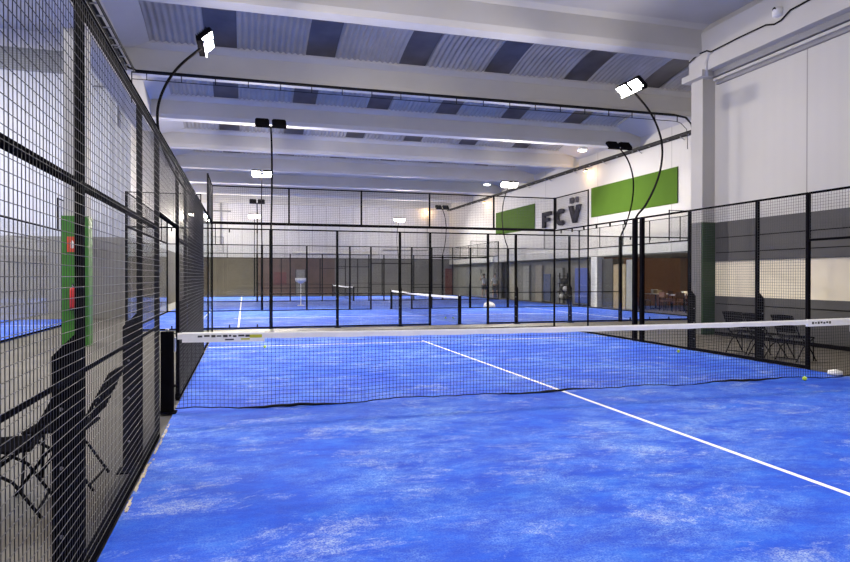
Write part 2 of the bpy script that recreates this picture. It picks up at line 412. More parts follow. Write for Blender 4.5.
line(T2, 'service_line', (0.65, 12.06), (0.65, 21.94)); line(T2, 'service_line', (14.55, 12.06), (14.55, 21.94)); line(T2, 'centre_line', (.45, 17), (14.75, 17))
T3 = turf((-2.36, 33.05, 0), (17.56, 42.95, 0), 'blue turf of the farthest crosswise court near the end wall')
line(T3, 'service_line', (0.65, 33.06), (0.65, 42.94)); line(T3, 'service_line', (14.55, 33.06), (14.55, 42.94)); line(T3, 'centre_line', (.45, 38), (14.75, 38))
T4 = turf((-2.4, 22.3, 0), (17.9, 32.7, 0), 'blue turf strip between the two crosswise courts')
line(T4, 'service_line', (0.65, 22.4), (0.65, 32.6))
T5 = turf((-14.7, -1.8, 0), (-4.7, 18.2, 0), 'pale blue turf of the court seen through the side fence')
line(T5, 'service_line', (-14.6, 15.15), (-4.8, 15.15)); line(T5, 'centre_line', (-9.7, 1.2), (-9.7, 15.3))

# ------------------------------------------------------------------ fence pieces
def post(parent, x, y, z1=3.0, r=0.03, butt=None, name='post'):
    """square post; butt = outward unit vector of a tall gusset plate at its foot"""
    o = MB().cbox((x - r, y - r, 0.0), (x + r, y + r, z1), 0.004).build(name, 'black_metal', parent)
    if butt:
        bx, by = butt; d = 0.105; t = 0.03
        zz = [(0.0, 0.0), (d, 0.0), (d, 1.17), (0.0, 1.28)]
        vs = []
        for s in (-t, t):
            for (a, z) in zz: vs.append((x + bx * (r + a) - by * s, y + by * (r + a) + bx * s, z))
        n = len(zz)
        fs = [tuple(range(n)), tuple(range(2 * n - 1, n - 1, -1))] + [(k, k + n, (k + 1) % n + n, (k + 1) % n) for k in range(n)]
        g = MB().add(vs, fs); px, py = x + bx * (r + d / 2), y + by * (r + d / 2)
        g.box((px - .09, py - .09, 0), (px + .09, py + .09, 0.012))
        g.build('gusset', 'black_metal', o)
        for z in (0.25, 0.6, 0.9):
            q = (x + bx * (r + .06), y + by * (r + .06), z)
            MB().bar((q[0] - by * .045, q[1] - bx * .045, z), (q[0] + by * .045, q[1] + bx * .045, z), 0.009, 6).build('bolt', 'galvanised', o)
    return o
def rail(parent, a, b, z, r=0.02, name='rail'):
    return MB().bar((a[0], a[1], z), (b[0], b[1], z), r, 4).build(name, 'black_metal', parent)
def mesh_panel(parent, a, b, z0, z1, r=0.0022, sp=0.05, sz=None):
    a = Vector((a[0], a[1], 0)); b = Vector((b[0], b[1], 0)); u = (b - a); L = u.length; u.normalize()
    return MB().wires(a, u, L, z0, z1, sp, r, sz).build('mesh_panel', 'wire_dark', parent)
def glass_panel(parent, a, b, z0, z1):
    a = Vector((a[0], a[1], 0)); b = Vector((b[0], b[1], 0)); u = (b - a).normalized(); n = Vector((-u.y, u.x, 0)) * .006
    a = a + u * .008; b = b - u * .008
    vs = [(*(a - n).xy, z0), (*(b - n).xy, z0), (*(b + n).xy, z0), (*(a + n).xy, z0), (*(a - n).xy, z1), (*(b - n).xy, z1), (*(b + n).xy, z1), (*(a + n).xy, z1)]
    o = MB().add(vs, [(0, 3, 2, 1), (4, 5, 6, 7), (0, 1, 5, 4), (1, 2, 6, 5), (2, 3, 7, 6), (3, 0, 4, 7)]).build('glass_panel', 'glass', parent)
    return o
def clips(parent, a, b, z, n, up=-1):
    a = Vector((a[0], a[1], 0)); b = Vector((b[0], b[1], 0))
    for i in range(n):
        p = a + (b - a) * ((i + .5) / n)
        MB().cbox((p.x - .018, p.y - .018, z + (-.09 if up < 0 else 0)), (p.x + .018, p.y + .018, z + (0 if up < 0 else .09)), .003).build('glass_clip', 'black_metal', parent)

# --- near court, side fence by the camera
F = thing('mesh_fence', 'tall black wire fence beside the camera, with thick gusseted posts', 'fence')
for y, bt in ((-9.9, None), (-8.0, 1), (-6.0, 1), (-4.17, 1), (-2.2, 1), (-1.15, None)):
    post(F, 0, y, 3.0, 0.021, (-1, 0) if bt else None)
for z, r in ((2.99, .022), (2.05, .018), (1.08, .009), (0.045, .026)): rail(F, (0, -9.9), (0, -1.15), z, r)
mesh_panel(F, (0.026, -9.87), (0.026, -1.14), .08, 2.97, 0.0018, .0445, .052)
H = thing('mesh_fence', 'black wire panel above the doorway at the end of the net, side fence side', 'fence')
rail(H, (0, -1.12), (0, .82), 2.99, .022); rail(H, (0, -1.12), (0, .82), 2.2, .018); mesh_panel(H, (0.026, -1.11), (0.026, .81), 2.22, 2.97, .0018, .0445, .052)
# --- far half of the same side
F = thing('mesh_fence', 'black wire fence running from the net post to the back glass, seen edge on', 'fence')
for y in (0.85, 1.98, 3.95, 5.9): post(F, 0, y, 3.0, 0.021, (-1, 0) if y > 1 and y < 5 else None)
for z, r in ((2.99, .022), (2.05, .018), (1.08, .009), (0.045, .03)): rail(F, (0, .85), (0, 5.9), z, r)
mesh_panel(F, (0.026, .87), (0.026, 5.9), .08, 2.97, 0.0018, .0445, .052)
G = thing('glass_side_wall', 'clear glass side wall meeting the back glass beyond the edge-on wire fence', 'glass wall')
for a in (5.95, 7.97): glass_panel(G, (0, a), (0, a + 2.0), .05, 2.95)
rail(G, (0, 5.93), (0, 9.97), 2.99, .022); rail(G, (0, 5.93), (0, 9.97), .04, .02)
post(G, 0, 8.0, 4.0, .02); 
rail(G, (0, 8.0), (0, 9.97), 3.98, .014); mesh_panel(G, (0, 8.02), (0, 9.95), 3.03, 3.97, .0032)
# --- opposite side
F = thing('mesh_fence', 'black wire fence in front of the dark clad wall and chairs', 'fence')
for y, bt in ((0.81, 0), (1.92, 1), (3.80, 1)): post(F, 10, y, 3.0, 0.03, (1, 0) if bt else None)
for z, r in ((2.99, .018), (0.045, .025)): rail(F, (10, .81), (10, 3.8), z, r)
mesh_panel(F, (9.972, .83), (9.972, 3.8), .08, 2.97)
H = thing('mesh_fence', 'black wire panel over the doorway beside the net, below the white wall', 'fence')
for y in (-.81,): post(H, 10, y, 3.0, 0.03)
rail(H, (10, -.78), (10, .78), 2.99, .018); rail(H, (10, -.78), (10, .78), 2.2, .018); mesh_panel(H, (9.985, -.76), (9.985, .76), 2.22, 2.97)
F = thing('mesh_fence', 'black wire fence of the near half, beyond the doorway next to the cream strip', 'fence')
for y in (-1.92, -3.8, -5.7, -7.7, -9.9): post(F, 10, y, 3.0, 0.03)
rail(F, (10, -.87), (10, -9.9), 2.99, .018); rail(F, (10, -.87), (10, -9.9), .045, .025); mesh_panel(F, (9.985, -9.87), (9.985, -.87), .08, 2.97)
G = thing('glass_side_wall', 'clear glass side wall with wire top between the double posts and the corner', 'glass wall')
for a, b in ((3.86, 5.44), (5.95, 7.93), (7.97, 9.95)): glass_panel(G, (10, a), (10, b), .05, 2.95)
post(G, 10, 5.50, 3.0, .045)
rail(G, (10, 3.86), (10, 9.97), 2.99, .02); rail(G, (10, 3.86), (10, 9.97), .04, .02)
post(G, 10, 8.0, 4.0, .018); MB().cbox((9.955, 9.93, 3.03), (10.035, 9.985, 4.0), .004).build('corner_post', 'black_metal', G); rail(G, (10, 8.02), (10, 9.95), 3.98, .014); mesh_panel(G, (10, 8.03), (10, 9.95), 3.03, 3.97)
clips(G, (10, 5.9), (10, 9.9), 2.97, 6)
# --- back glass wall
G = thing('glass_back_wall', 'wide clear glass back wall of the front court with a wire strip on top', 'glass wall')
for i in range(5): glass_panel(G, (i * 2 + .01, 10), (i * 2 + 1.99, 10), .05, 2.95)
rail(G, (0, 10), (10, 10), 3.0, .034); rail(G, (0, 10), (10, 10), .04, .02); rail(G, (0, 10), (10, 10), 3.98, .016)
for i in range(6): MB().cbox((i * 2 - .022, 9.978, (3.0 if 0 < i < 5 else 0.0)), (i * 2 + .022, 10.022, 4.0), .003).build('post', 'black_metal', G)
mesh_panel(G, (.03, 10), (9.97, 10), 3.04, 3.97)

# --- crosswise courts
def cross_court(y0, y1, n0, ordinal, near_words, far_words, detail=True):
    for (y, words, sgn) in ((y0, near_words, -1), (y1, far_words, 1)):
        G = thing('court_side_wall', words, 'court wall')
        for a, b in ((-2.4, -.41), (-.39, 1.57), (13.63, 15.59), (15.61, 17.6)): glass_panel(G, (a, y), (b, y), .05, 2.95)
        for x in (-2.4, 17.6): post(G, x, y, 4.0, .03)
        for x in (3.6, 5.6, 6.6, 8.6, 9.6, 11.6): post(G, x, y, 3.0, .034, (0, sgn) if (detail and x in (3.6, 5.6, 9.6, 11.6)) else None)
        rail(G, (-2.4, y), (17.6, y), 2.99, .02); rail(G, (-2.4, y), (6.6, y), .04, .02); rail(G, (8.6, y), (17.6, y), .04, .02)
        for a, b in ((1.6, 6.6), (8.6, 13.6)):
            mesh_panel(G, (a, y), (b, y), .06, 2.97, .0018); rail(G, (a, y), (b, y), 1.05, .012)
        mesh_panel(G, (6.6, y), (8.6, y), 2.2, 2.97, .0018); rail(G, (6.6, y), (8.6, y), 2.2, .018)
        for a, b in ((-2.4, -.4), (15.6, 17.6)):
            mesh_panel(G, (a, y), (b, y), 3.02, 3.97, .0018); rail(G, (a, y), (b, y), 3.98, .012)
        for x in (-.4, 15.6): MB().box((x - .015, y - .015, 3.0), (x + .015, y + .015, 4.0)).build('post', 'black_metal', G)
        if detail and sgn < 0:
            clips(G, (-2.4, y), (1.6, y), 2.97, 5); clips(G, (13.6, y), (17.6, y), 2.97, 5)
            clips(G, (-2.4, y), (1.6, y), 0.05, 5, 1); clips(G, (13.6, y), (17.6, y), 0.05, 5, 1)
for (y0, y1, a, b, c, d) in (
    (12.0, 22.0, 'first black framed court wall behind the glass, parallel to it', 'far side wall of the middle court, across its net', 'middle court', 1),
    (33.0, 43.0, 'near side wall of the farthest court, thin posts in the distance', 'last court wall in front of the end wall', 'farthest court', 0)):
    cross_court(y0, y1, 0, 0, a, b, bool(d))
    for x, side in ((-2.4, 'beige wall'), (17.6, 'bar')):
        E_ = thing('glass_end_wall', 'glass end wall of the %s on its %s side' % (c, side), 'glass wall')
        for i in range(5): glass_panel(E_, (x, y0 + .04 + i * 1.99), (x, y0 + .04 + i * 1.99 + 1.96), .05, 2.95)
        rail(E_, (x, y0 + .04), (x, y1 - .04), 3.0, .026); rail(E_, (x, y0 + .04), (x, y1 - .04), .04, .02); rail(E_, (x, y0 + .04), (x, y1 - .04), 3.98, .014)
        for i in range(1, 5): MB().box((x - .015, y0 + i * 2 - .015, 3.0), (x + .015, y0 + i * 2 + .015, 4.0)).build('post', 'black_metal', E_)
        mesh_panel(E_, (x, y0 + .04), (x, y1 - .04), 3.03, 3.97, .0018)
# side wall of the court beyond the side fence
E_ = thing('glass_side_wall', 'black framed glass wall along the pale blue court outside the side fence', 'glass wall')
for i in range(5): glass_panel(E_, (-4.7, 8.1 + i * 2.0), (-4.7, 10.1 + i * 2.0), .05, 2.95)
rail(E_, (-4.7, 8.1), (-4.7, 18.2), 3.0, .02); rail(E_, (-4.7, 8.1), (-4.7, 18.2), .04, .02)
for y in (8.1, 14.2, 16.2, 18.2): MB().box((-4.72, y - .02, 0 if y in (8.1, 18.2) else 3.0), (-4.68, y + .02, 4.0)).build('post', 'black_metal', E_)
rail(E_, (-4.7, 14.2), (-4.7, 18.2), 3.98, .014); mesh_panel(E_, (-4.7, 14.2), (-4.7, 18.2), 3.03, 3.97, .0018)

# ------------------------------------------------------------------ nets (local: net along X, posts at +-L)
def padel_net(label, loc, rz, front=False):
    T = thing('padel_net', label, 'net', loc, rz)
    top = lambda x: 0.895 - 0.03 * (1 - (x / 5.0) ** 2)
    # woven net, hung from the band, slightly uneven foot
    m = MB(); sp = 0.045 if front else 0.06; n = round(9.9 / sp); rows = 19 if front else 12
    r = 0.0016 if front else 0.0015
    foot = lambda x: 0.022 + (0.012 * math.sin(x * 2.3) + 0.010 * math.sin(x * 5.1 + 1) if front else 0)
    sway = lambda x, t: (0.02 * math.sin(x * 1.7 + 0.6) + 0.012 * math.sin(x * 4.3)) * t if front else 0
    for i in range(n + 1):
        x = -4.95 + 9.9 * i / n
        for j in range(3):
            a, b = j / 3, (j + 1) / 3
            m.bar((x, -sway(x, 1 - a), foot(x) + (top(x) - foot(x)) * a), (x, -sway(x, 1 - b), foot(x) + (top(x) - foot(x)) * b), r, 4, False)
    seg = 60 if front else 12
    for j in range(rows + 1):
        t = j / rows
        for i in range(seg):
            xa, xb = -4.95 + 9.9 * i / seg, -4.95 + 9.9 * (i + 1) / seg
            m.bar((xa, -sway(xa, 1 - t), foot(xa) + (top(xa) - foot(xa)) * t), (xb, -sway(xb, 1 - t), foot(xb) + (top(xb) - foot(xb)) * t), r, 4, False)
    m.build('netting', 'net_black', T)
    # white band folded over the cable
    m = MB(); vs = []; k = 40
    for i in range(k + 1):
        x = -4.92 + 9.84 * i / k; z = top(x)
        wob = 0.004 * math.sin(x * 9) if front else 0
        vs += [(x, -.012, z - .055 + wob), (x, -.014, z), (x, -.005, z + .018), (x, .005, z + .018), (x, .014, z), (x, .012, z - .055 + wob)]
    fs = [(i * 6 + j, (i + 1) * 6 + j, (i + 1) * 6 + (j + 1) % 6, i * 6 + (j + 1) % 6) for i in range(k) for j in range(6)]
    fs += [(0, 1, 2, 3, 4, 5), tuple(k * 6 + j for j in (5, 4, 3, 2, 1, 0))]
    m.add(vs, fs).build('net_band', 'tape_white', T)
    MB().tube([(-5, 0, .895 + .012), (-2.5, 0, top(-2.5) + .012), (0, 0, top(0) + .012), (2.5, 0, top(2.5) + .012), (5.06, 0, .895 + .012)], .005, 6).build('cable', 'black_metal', T)
    if front:
        pts = []
        for i in range(100):
            x = -4.95 + 9.9 * i / 99; pts.append((x, -sway(x, 1) - .004 + .006 * math.sin(x * 14), foot(x) + .004 * math.sin(x * 21)))
        MB().tube(pts, [.007 + .012 * max(0, math.sin(q[0] * 1.9 + 2.2)) ** 2 for q in pts], 6).build('foot_rope', 'net_black', T)
    for s in (-1, 1):
        a, b = (4.96, 5.1) if not (front and s > 0) else (5.04, 5.18)
        pm = MB().cbox((min(s * a, s * b), -.04, 0.0), (max(s * a, s * b), .04, .93), .008)
        pm.box((min(s * (a - .03), s * (b + .02)), -.09, 0), (max(s * (a - .03), s * (b + .02)), .09, .012))
        q = pm.build('net_post', 'black_metal', T); mid = (a + b) / 2
        MB().lathe([(.02, 0), (.02, .03), (.012, .035)], (s * mid, 0, .93), 12).build('crank', 'galvanised', q)
        if front:
            MB().box((min(s * (a - .02), s * (a - .005)), -.05, .70), (max(s * (a - .02), s * (a - .005)), .05, .86)).build('tension_plate', 'galvanised', q)
    return T, top
NET, top = padel_net('long black padel net with a white band crossing the front court', (5.0, 0, .0155), 0, True)
# sponsor sleeves at both ends of the band: small illegible marks
def sleeve(x0, x1, drop, marks):
    m = MB(); k = 10; vs = []
    for i in range(k + 1):
        x = x0 + (x1 - x0) * i / k; z = top(x)
        vs += [(x, -.020, z - drop), (x, -.020, z + .012), (x, 0, z + .024), (x, .020, z + .012), (x, .020, z - drop)]
    fs = [(i * 5 + j, (i + 1) * 5 + j, (i + 1) * 5 + (j + 1) % 5, i * 5 + (j + 1) % 5) for i in range(k) for j in range(5)] + [(0, 1, 2, 3, 4), tuple(k * 5 + j for j in (4, 3, 2, 1, 0))]
    o = m.add(vs, fs).build('band_sleeve', 'tape_white', NET)
    for (a, b, z0, z1, mt) in marks:
        zt = top((a + b) / 2)
        MB().box((a, -.0225, zt + z0), (b, -.0198, zt + z1)).build('printed_mark', mt, o)
mk = []
for i, (a, w) in enumerate(((-4.70, .05), (-4.63, .06), (-4.55, .045), (-4.49, .05), (-4.42, .05), (-4.355, .025), (-4.31, .04), (-4.25, .07), (-4.17, .05))):
    mk.append((a, a + w, -.035 + (.006 if i % 2 else 0), -.008 - (.005 if i % 3 == 0 else 0), 'mark_dark'))
mk += [(-4.12, -3.98, -.045, -.008, 'mark_yellow'), (-4.22, -4.12, -.068, -.05, 'mark_yellow'), (-4.4, -4.3, -.072, -.055, 'letter_grey')]
sleeve(-4.87, -3.95, .092, mk)
mk = [(4.20 + i * .055, 4.20 + i * .055 + .036, -.05 + (.008 if i % 2 else 0), -.014 - (.008 if i % 3 == 1 else 0), 'mark_dark') for i in range(7)]
sleeve(4.12, 4.97, .085, mk)
padel_net('net of the middle court, its white band slanting behind the glass', (7.6, 17, .0155), PI / 2)
padel_net('dark net of the farthest court, barely visible between distant posts', (7.6, 38, .0155), PI / 2)

# ------------------------------------------------------------------ floodlight poles (local +X points over the court)
ARC = [(0, 2.2), (0, 2.95), (-.30, 3.35), (-.58, 3.85), (-.74, 4.35), (-.76, 4.85), (-.62, 5.3), (-.38, 5.68), (-.08, 5.98), (0.06, 6.10)]
def smooth(pts, n=6):
    out = []; P = [Vector((p[0], 0, p[1])) for p in pts]
    for i in range(len(P) - 1):
        p0, p1, p2, p3 = P[max(i - 1, 0)], P[i], P[i + 1], P[min(i + 2, len(P) - 1)]
        for k in range(n):
            t = k / n; out.append(0.5 * ((2 * p1) + (-p0 + p2) * t + (2 * p0 - 5 * p1 + 4 * p2 - p3) * t * t + (-p0 + 3 * p1 - 3 * p2 + p3) * t ** 3))
    out.append(P[-1]); return out
TILT = 42
def pole(label, loc, rz, lit=True, group=None, power=0, mast=True, spill=None):
    T = thing('floodlight_pole', label, 'floodlight', loc, rz, group)
    if mast: MB().cbox((-.05, -.05, 0), (.05, .05, 3.0), .006).build('mast', 'black_metal', T)
    MB().tube(smooth(ARC), .026, 10).build('curved_arm', 'black_metal', T)
    MB().cbox((-.02, -.46, 6.07), (.10, .46, 6.11), .01).build('crossbar', 'black_metal', T)
    if lit: 
        w = MB().cbox((.10, -.42, 6.04), (.13, .42, 6.10), .005).build('front_strip', 'white_paint', T)
    for s in (-1, 1):
        hd = MB(); M_ = Matrix.Translation((.12, s * .25, 6.21)) @ Matrix.Rotation(math.radians(-TILT), 4, 'Y')
        def tr(mb):
            mb.v = [tuple(M_ @ Vector(v)) for v in mb.v]; return mb
        h = tr(MB().cbox((-.17, -.21, -.04), (.17, .21, .06), .02))
        for i in range(7): 
            q = tr(MB().box((-.13 + i * .04, -.18, .06), (-.12 + i * .04, .18, .10))); h.add(q.v, q.f)
        hh = h.build('lamp_head', 'black_metal', T)
        ln = tr(MB().cbox((-.145, -.185, -.052), (.145, .185, -.038), .004)).build('lens', 'lamp_glow' if lit else 'lamp_weak', hh)
        plabel(ln, 'glowing lens' if lit else 'dim white lens')
    if power:
        L = bpy.data.lights.new('floodlight', 'AREA'); L.shape = 'RECTANGLE'; L.size = .26; L.size_y = .8; L.energy = power; L.color = (1.0, .905, .79)
        o = bpy.data.objects.new('floodlight_glow', L); COL.objects.link(o); o.parent = T; o.location = (.19, 0, 6.09); o.rotation_euler = (0, math.radians(-TILT), 0)
        L = bpy.data.lights.new('floodlight_spill', 'POINT'); L.energy = power * (SPILL if spill is None else spill); L.shadow_soft_size = 0.2; L.color = (1.0, .90, .77)
        o = bpy.data.objects.new('floodlight_spill', L); COL.objects.link(o); o.parent = T; o.location = (.45, 0, 5.8)
    return T
PW = 440
SPILL = 0.40
pole('lit floodlight on a curved black arm rising behind the near side fence', (-.03, 5.55, 0), 0, True, None, PW * 1.4, spill=.22)
pole('lit floodlight on a curved arm above the double posts, beside the white pillar', (10.04, 5.85, 0), PI, True, None, PW * 1.15, spill=.24)
pole('floodlight over the near corner of the front court, side fence side', (-.09, -5.4, 0), 0, True, None, PW * .95, spill=.06)
pole('floodlight over the near corner of the front court, cladding side', (10.09, -5.4, 0), PI, True, None, PW * .95, spill=.06)
pole('unlit twin floodlight on a straight looking pole at the back glass', (1.6, 12.0, 0), PI / 2, False)
pole('unlit twin floodlight on a curved arm in front of the green wall panel', (13.6, 12.0, 0), PI / 2, False, None)
pole('lit twin floodlight above the back glass, beyond the unlit straight pole', (1.6, 22.0, 0), -PI / 2, True, None, PW * 3.6)
pole('lit twin floodlight in the middle distance beside the wall letters', (13.6, 22.0, 0), -PI / 2, True, None, PW * 2.6)
pole('small unlit floodlight below the bright pair near the beige wall side', (1.6, 33.0, 0), PI / 2, False)
pole('small dark floodlight against the warm end of the hall', (13.6, 33.0, 0), PI / 2, False)
pole('distant lit floodlight just over the back glass rail, beside the edge-on fence', (1.6, 43.0, 0), -PI / 2, True, None, PW * 3.6)
pole('distant lit floodlight over the back glass near the middle of the hall', (13.0, 43.0, 0), -PI / 2, True, None, PW * 3.6)
pole('distant lit floodlight at the top corner of the edge-on fence', (-2.7, 43.2, 0), -PI / 2, True, None, PW * 3.6)
# unseen floodlights added to brighten the dark side hall
pole('added unseen floodlight for the court outside the side fence', (-4.75, 3.0, 0), PI, True, None, PW)
pole('added unseen floodlight on the far side of the court outside the side fence', (-14.75, 12.0, 0), 0, True, None, PW)

# unseen ceiling lights, added to lift the side hall's end wall
for (x, y) in ((-7.5, 6.0), (-12, 6.0), (-7.5, 12.5)):
    T = thing('ceiling_added_light', ('added unseen fill light of the side hall nearest the long beam', 'added unseen fill light of the side hall farthest from the long beam', 'added unseen fill light of the side hall nearest its end wall')[int(x == -12) + 2 * int(y > 10)], 'ceiling light', (x, y, 10.3))
    MB().cbox((-.6, -.1, 0), (.6, .1, .12), .02).build('housing', 'white_paint', T)
    MB().cbox((-.58, -.08, -.02), (.58, .08, 0), .004).build('diffuser', 'ceiling_glow', T)
    L = bpy.data.lights.new('added_fill', 'AREA'); L.shape = 'RECTANGLE'; L.size = 1.1; L.size_y = .2; L.energy = 900
    o = bpy.data.objects.new('added_fill', L); COL.objects.link(o); o.parent = T; o.location = (0, 0, -.04)

# small round ceiling lights
for (x, y, z, lab) in ((17.2, 21.0, 7.9, 'small round ceiling light above the green wall panel'), (17.0, 33.6, 7.9, 'small round ceiling light in the distance beside the lit floodlight')):
    T = thing('ceiling_light', lab, 'ceiling light', (x, y, z))
    MB().lathe([(.16, 0.02), (.24, .08), (.2, .2), (.05, .22)], n=20).build('housing', 'white_paint', T)
    MB().lathe([(.05, -.015), (.2, 0.0), (.22, .03)], n=20).build('diffuser', 'ceiling_glow', T)
    MB().bar((0, 0, .2), (0, 0, .75), .012, 6).build('hanger', 'galvanised', T)

for (x, y, z, lab) in ((18.3, 22.6, 7.2, 'small warm wall light under the cable ladder beside the green panel'), (18.3, 37.5, 7.2, 'small warm wall light under the cable ladder far down the hall'), (16.6, 46.7, 7.4, 'small warm light on the end wall')):
    T = thing('wall_light', lab, 'wall light', (x, y, z))
    MB().cbox((-.06, -.12, 0), (.06, .12, .08), .01).build('housing', 'black_metal', T)
    MB().cbox((-.05, -.11, -.02), (.05, .11, 0), .004).build('diffuser', 'warm_glow', T)
    MB().bar((0, 0, .08), (0, 0, .22), .01, 6).build('hanger', 'black_metal', T)
    L = bpy.data.lights.new('warm_light', 'POINT'); L.energy = 45; L.color = (1.0, .62, .25); L.shadow_soft_size = .08
    o = bpy.data.objects.new('warm_light', L); COL.objects.link(o); o.parent = T; o.location = (-.12, -.12 if y > 40 else 0, -.12)

# ------------------------------------------------------------------ cable trays
def ladder(label, pts, width, step, updown=0.0):
    T = thing('cable_tray', label, 'cable tray')
    up = Vector((0, 0, 1))
    P = [Vector(p) for p in pts]
    for a, b in zip(P[:-1], P[1:]):
        d = (b - a).normalized(); n = Vector((-d.y, d.x, 0)) if abs(d.z) < .9 else Vector((0, 1, 0))
        for s in (-.5, .5):
            q = n * width * s
            MB().bar(a + q, b + q, .045, 4, True, w=.012).build('side_rail', 'tray_metal', T)
        L = (b - a).length; k = int(L / step)
        for i in range(k + 1):
            p = a + d * (i * step + .1)
            if (p - a).length > L: break
            MB().bar(p - n * width * .5, p + n * width * .5, .014, 4).build('rung', 'galvanised', T)
    return T
TR = thing('cable_tray', 'long cable ladder crossing the whole hall under the second beam', 'cable tray')
for (z, r, nm) in ((7.49, .022, 'upper_rail'), (7.29, .012, 'lower_rail')):
    o_ = 7.49 - z
    MB().tube([(-2.3, 12.3, z), (16.1, 12.3, z), (16.5 - o_, 12.3, z - .05), (16.75 - o_, 12.3, z - .25), (16.8 - o_, 12.3, z - .5), (16.8 - o_, 12.3, 6.3)], r, 8).build(nm, 'tray_metal', TR)
MB().bar((-2.3, 12.3, 7.5), (-2.3, 12.3, 6.6), .014, 4).build('drop_rail', 'tray_metal', TR)
for k in range(20): MB().bar((-1.9 + k * .95, 12.3, 7.29), (-1.9 + k * .95, 12.3, 7.49), .012, 4).build('rung', 'tray_metal', TR)
MB().tube([(-2.2, 12.26, 7.53), (4, 12.27, 7.52), (10, 12.26, 7.53), (16.0, 12.27, 7.52), (16.5, 12.26, 7.45), (16.75, 12.26, 7.2)], .03, 8).build('cable', 'rubber', TR)
for x in (-1.5, 2, 5.5, 9, 12.5, 15.8): MB().bar((x, 12.3, 7.5), (x, 12.78, 7.62), .010, 4).build('hanger', 'galvanised', TR)
TR = ladder('cable ladder running above the near side fence towards the far end', [(-2.31, -8, 7.50), (-2.31, 12.1, 7.50)], .2, .7)
MB().tube([(-2.38, -8, 7.55), (-2.39, 2, 7.54), (-2.37, 8, 7.55), (-2.36, 12.1, 7.55), (-2.2, 12.26, 7.55)], .03, 8).build('cable', 'rubber', TR)
for y in (-6, -2, 2, 6, 10): MB().bar((-2.55, y, 7.46), (-2.2, y, 7.46), .012, 4).build('hanger', 'galvanised', TR)
TR = ladder('dark cable ladder along the top of the green panelled wall', [(18.35, 8.0, 7.45), (18.35, 46.4, 7.45)], .22, 1.3)
for y in range(9, 46, 3): MB().bar((18.35, y, 7.42), (18.58, y, 7.30), .015, 4).build('bracket', 'galvanised', TR)
MB().tube([(18.3, 8, 7.5), (18.3, 46, 7.5)], .05, 8).build('cable', 'rubber', TR)
T = tag(MB().tube([(18.5, 46.85, 7.75), (12.8, 46.85, 7.75), (12.7, 46.85, 7.95), (-.9, 46.85, 7.9), (-.98, 46.85, 7.8), (-.98, 46.85, 4.2)], .06, 8).build('wall_conduit', 'pipe_grey'), 'grey conduit running high along the end wall', 'pipe')
T = tag(MB().tube([(-.2, 46.85, 6.9), (-1.6, 46.85, 6.9)], .05, 8).build('wall_conduit', 'pipe_grey'), 'short grey conduit on the end wall near the fence top', 'pipe')
T = tag(MB().tube([(16.5, 46.85, 7.0), (16.5, 46.85, 3.9), (12.5, 46.85, 3.9)], .04, 8).build('wall_conduit', 'pipe_grey'), 'thin drop conduit on the warm part of the end wall', 'pipe')
T = tag(MB().tube([(-4.55, 18.42, 8.65), (-3.78, 18.42, 8.65), (-3.72, 18.42, 8.55), (-3.72, 18.42, 7.2)], .03, 8).build('wall_conduit', 'pipe_grey'), 'bent grey conduit on the ribbed white wall behind the side fence', 'pipe')
T = tag(MB().tube([(4.8, 46.8, 3.6), (12.0, 46.8, 3.55)], .07, 8).build('wall_vent_duct', 'white_paint'), 'white duct low on the end wall', 'duct')
T = thing('wall_vent', 'grey rectangular vent panel high on the ribbed white wall', 'vent', (-6.9, 18.46, 9.03))
MB().cbox((-1.6, -.03, 0), (1.4, .04, .82), .01).build('frame', 'vent_grey', T)
m = MB()
for i in range(9): m.box((-1.5, -.05, .06 + i * .085), (1.3, -.03, .09 + i * .085))
m.build('louvres', 'plaster_grey', T)

# camera and cable on the long beam
T = thing('security_camera', 'small round security camera on the long white beam', 'camera', (12.70, 4.2, 7.62))
MB().lathe([(.06, .0), (.12, .03), (.13, .16), (.10, .22), (.03, .23)], (0, 0, -.05), 20).build('housing', 'white_paint', T)
m = MB().lathe([(.0, -.02), (.04, -.01), (.055, .02)], n=14); m.v = [(-v[2] - .10, v[1], v[0] + .12) for v in m.v]; m.build('lens', 'rubber', T)
tag(MB().tube([(12.69, 7.25, 7.50), (12.69, 6.9, 7.62), (12.69, 6.55, 7.60), (12.69, 6.4, 7.52), (12.69, 5.4, 7.54), (12.69, 4.55, 7.53), (12.69, 4.3, 7.45), (12.69, 4.1, 7.47), (12.69, 3.85, 7.60), (12.69, 1, 7.72)], .02, 8).build('black_cable', 'rubber'), 'black cable clipped along the long white beam', 'cable')

# ------------------------------------------------------------------ letters on the wall
def letter(name, polys, y0, y1, z0, z1, label, mat='letter_dark'):
    """polys in 0..1 letter space (u to the reader's right = decreasing y)"""
    m = MB()
    for P in polys:
        pts = [(y0 + (y1 - y0) * u, z0 + (z1 - z0) * v) for u, v in P]
        m.prism(pts, 0, XR - .16, XR - .02)
    o = m.build(name, mat); tag(o, label, 'letter'); return o
letter('wall_letter_f', [[(0, 0), (.3, 0), (.3, 1), (0, 1)], [(.3, .76), (1, .76), (1, 1), (.3, 1)], [(.3, .38), (.8, .38), (.8, .6), (.3, .6)]], 28.05, 26.95, 4.55, 5.5, 'dark raised letter F on the upper wall')
c = []
def arc_pts(a0, a1, r0, r1, n):
    out = []
    for i in range(n):
        t0 = math.radians(a0 + (a1 - a0) * i / n); t1 = math.radians(a0 + (a1 - a0) * (i + 1) / n)
        out.append([(.5 + r0 * math.cos(t0), .5 + r0 * math.sin(t0)), (.5 + r1 * math.cos(t0), .5 + r1 * math.sin(t0)), (.5 + r1 * math.cos(t1), .5 + r1 * math.sin(t1)), (.5 + r0 * math.cos(t1), .5 + r0 * math.sin(t1))])
    return out
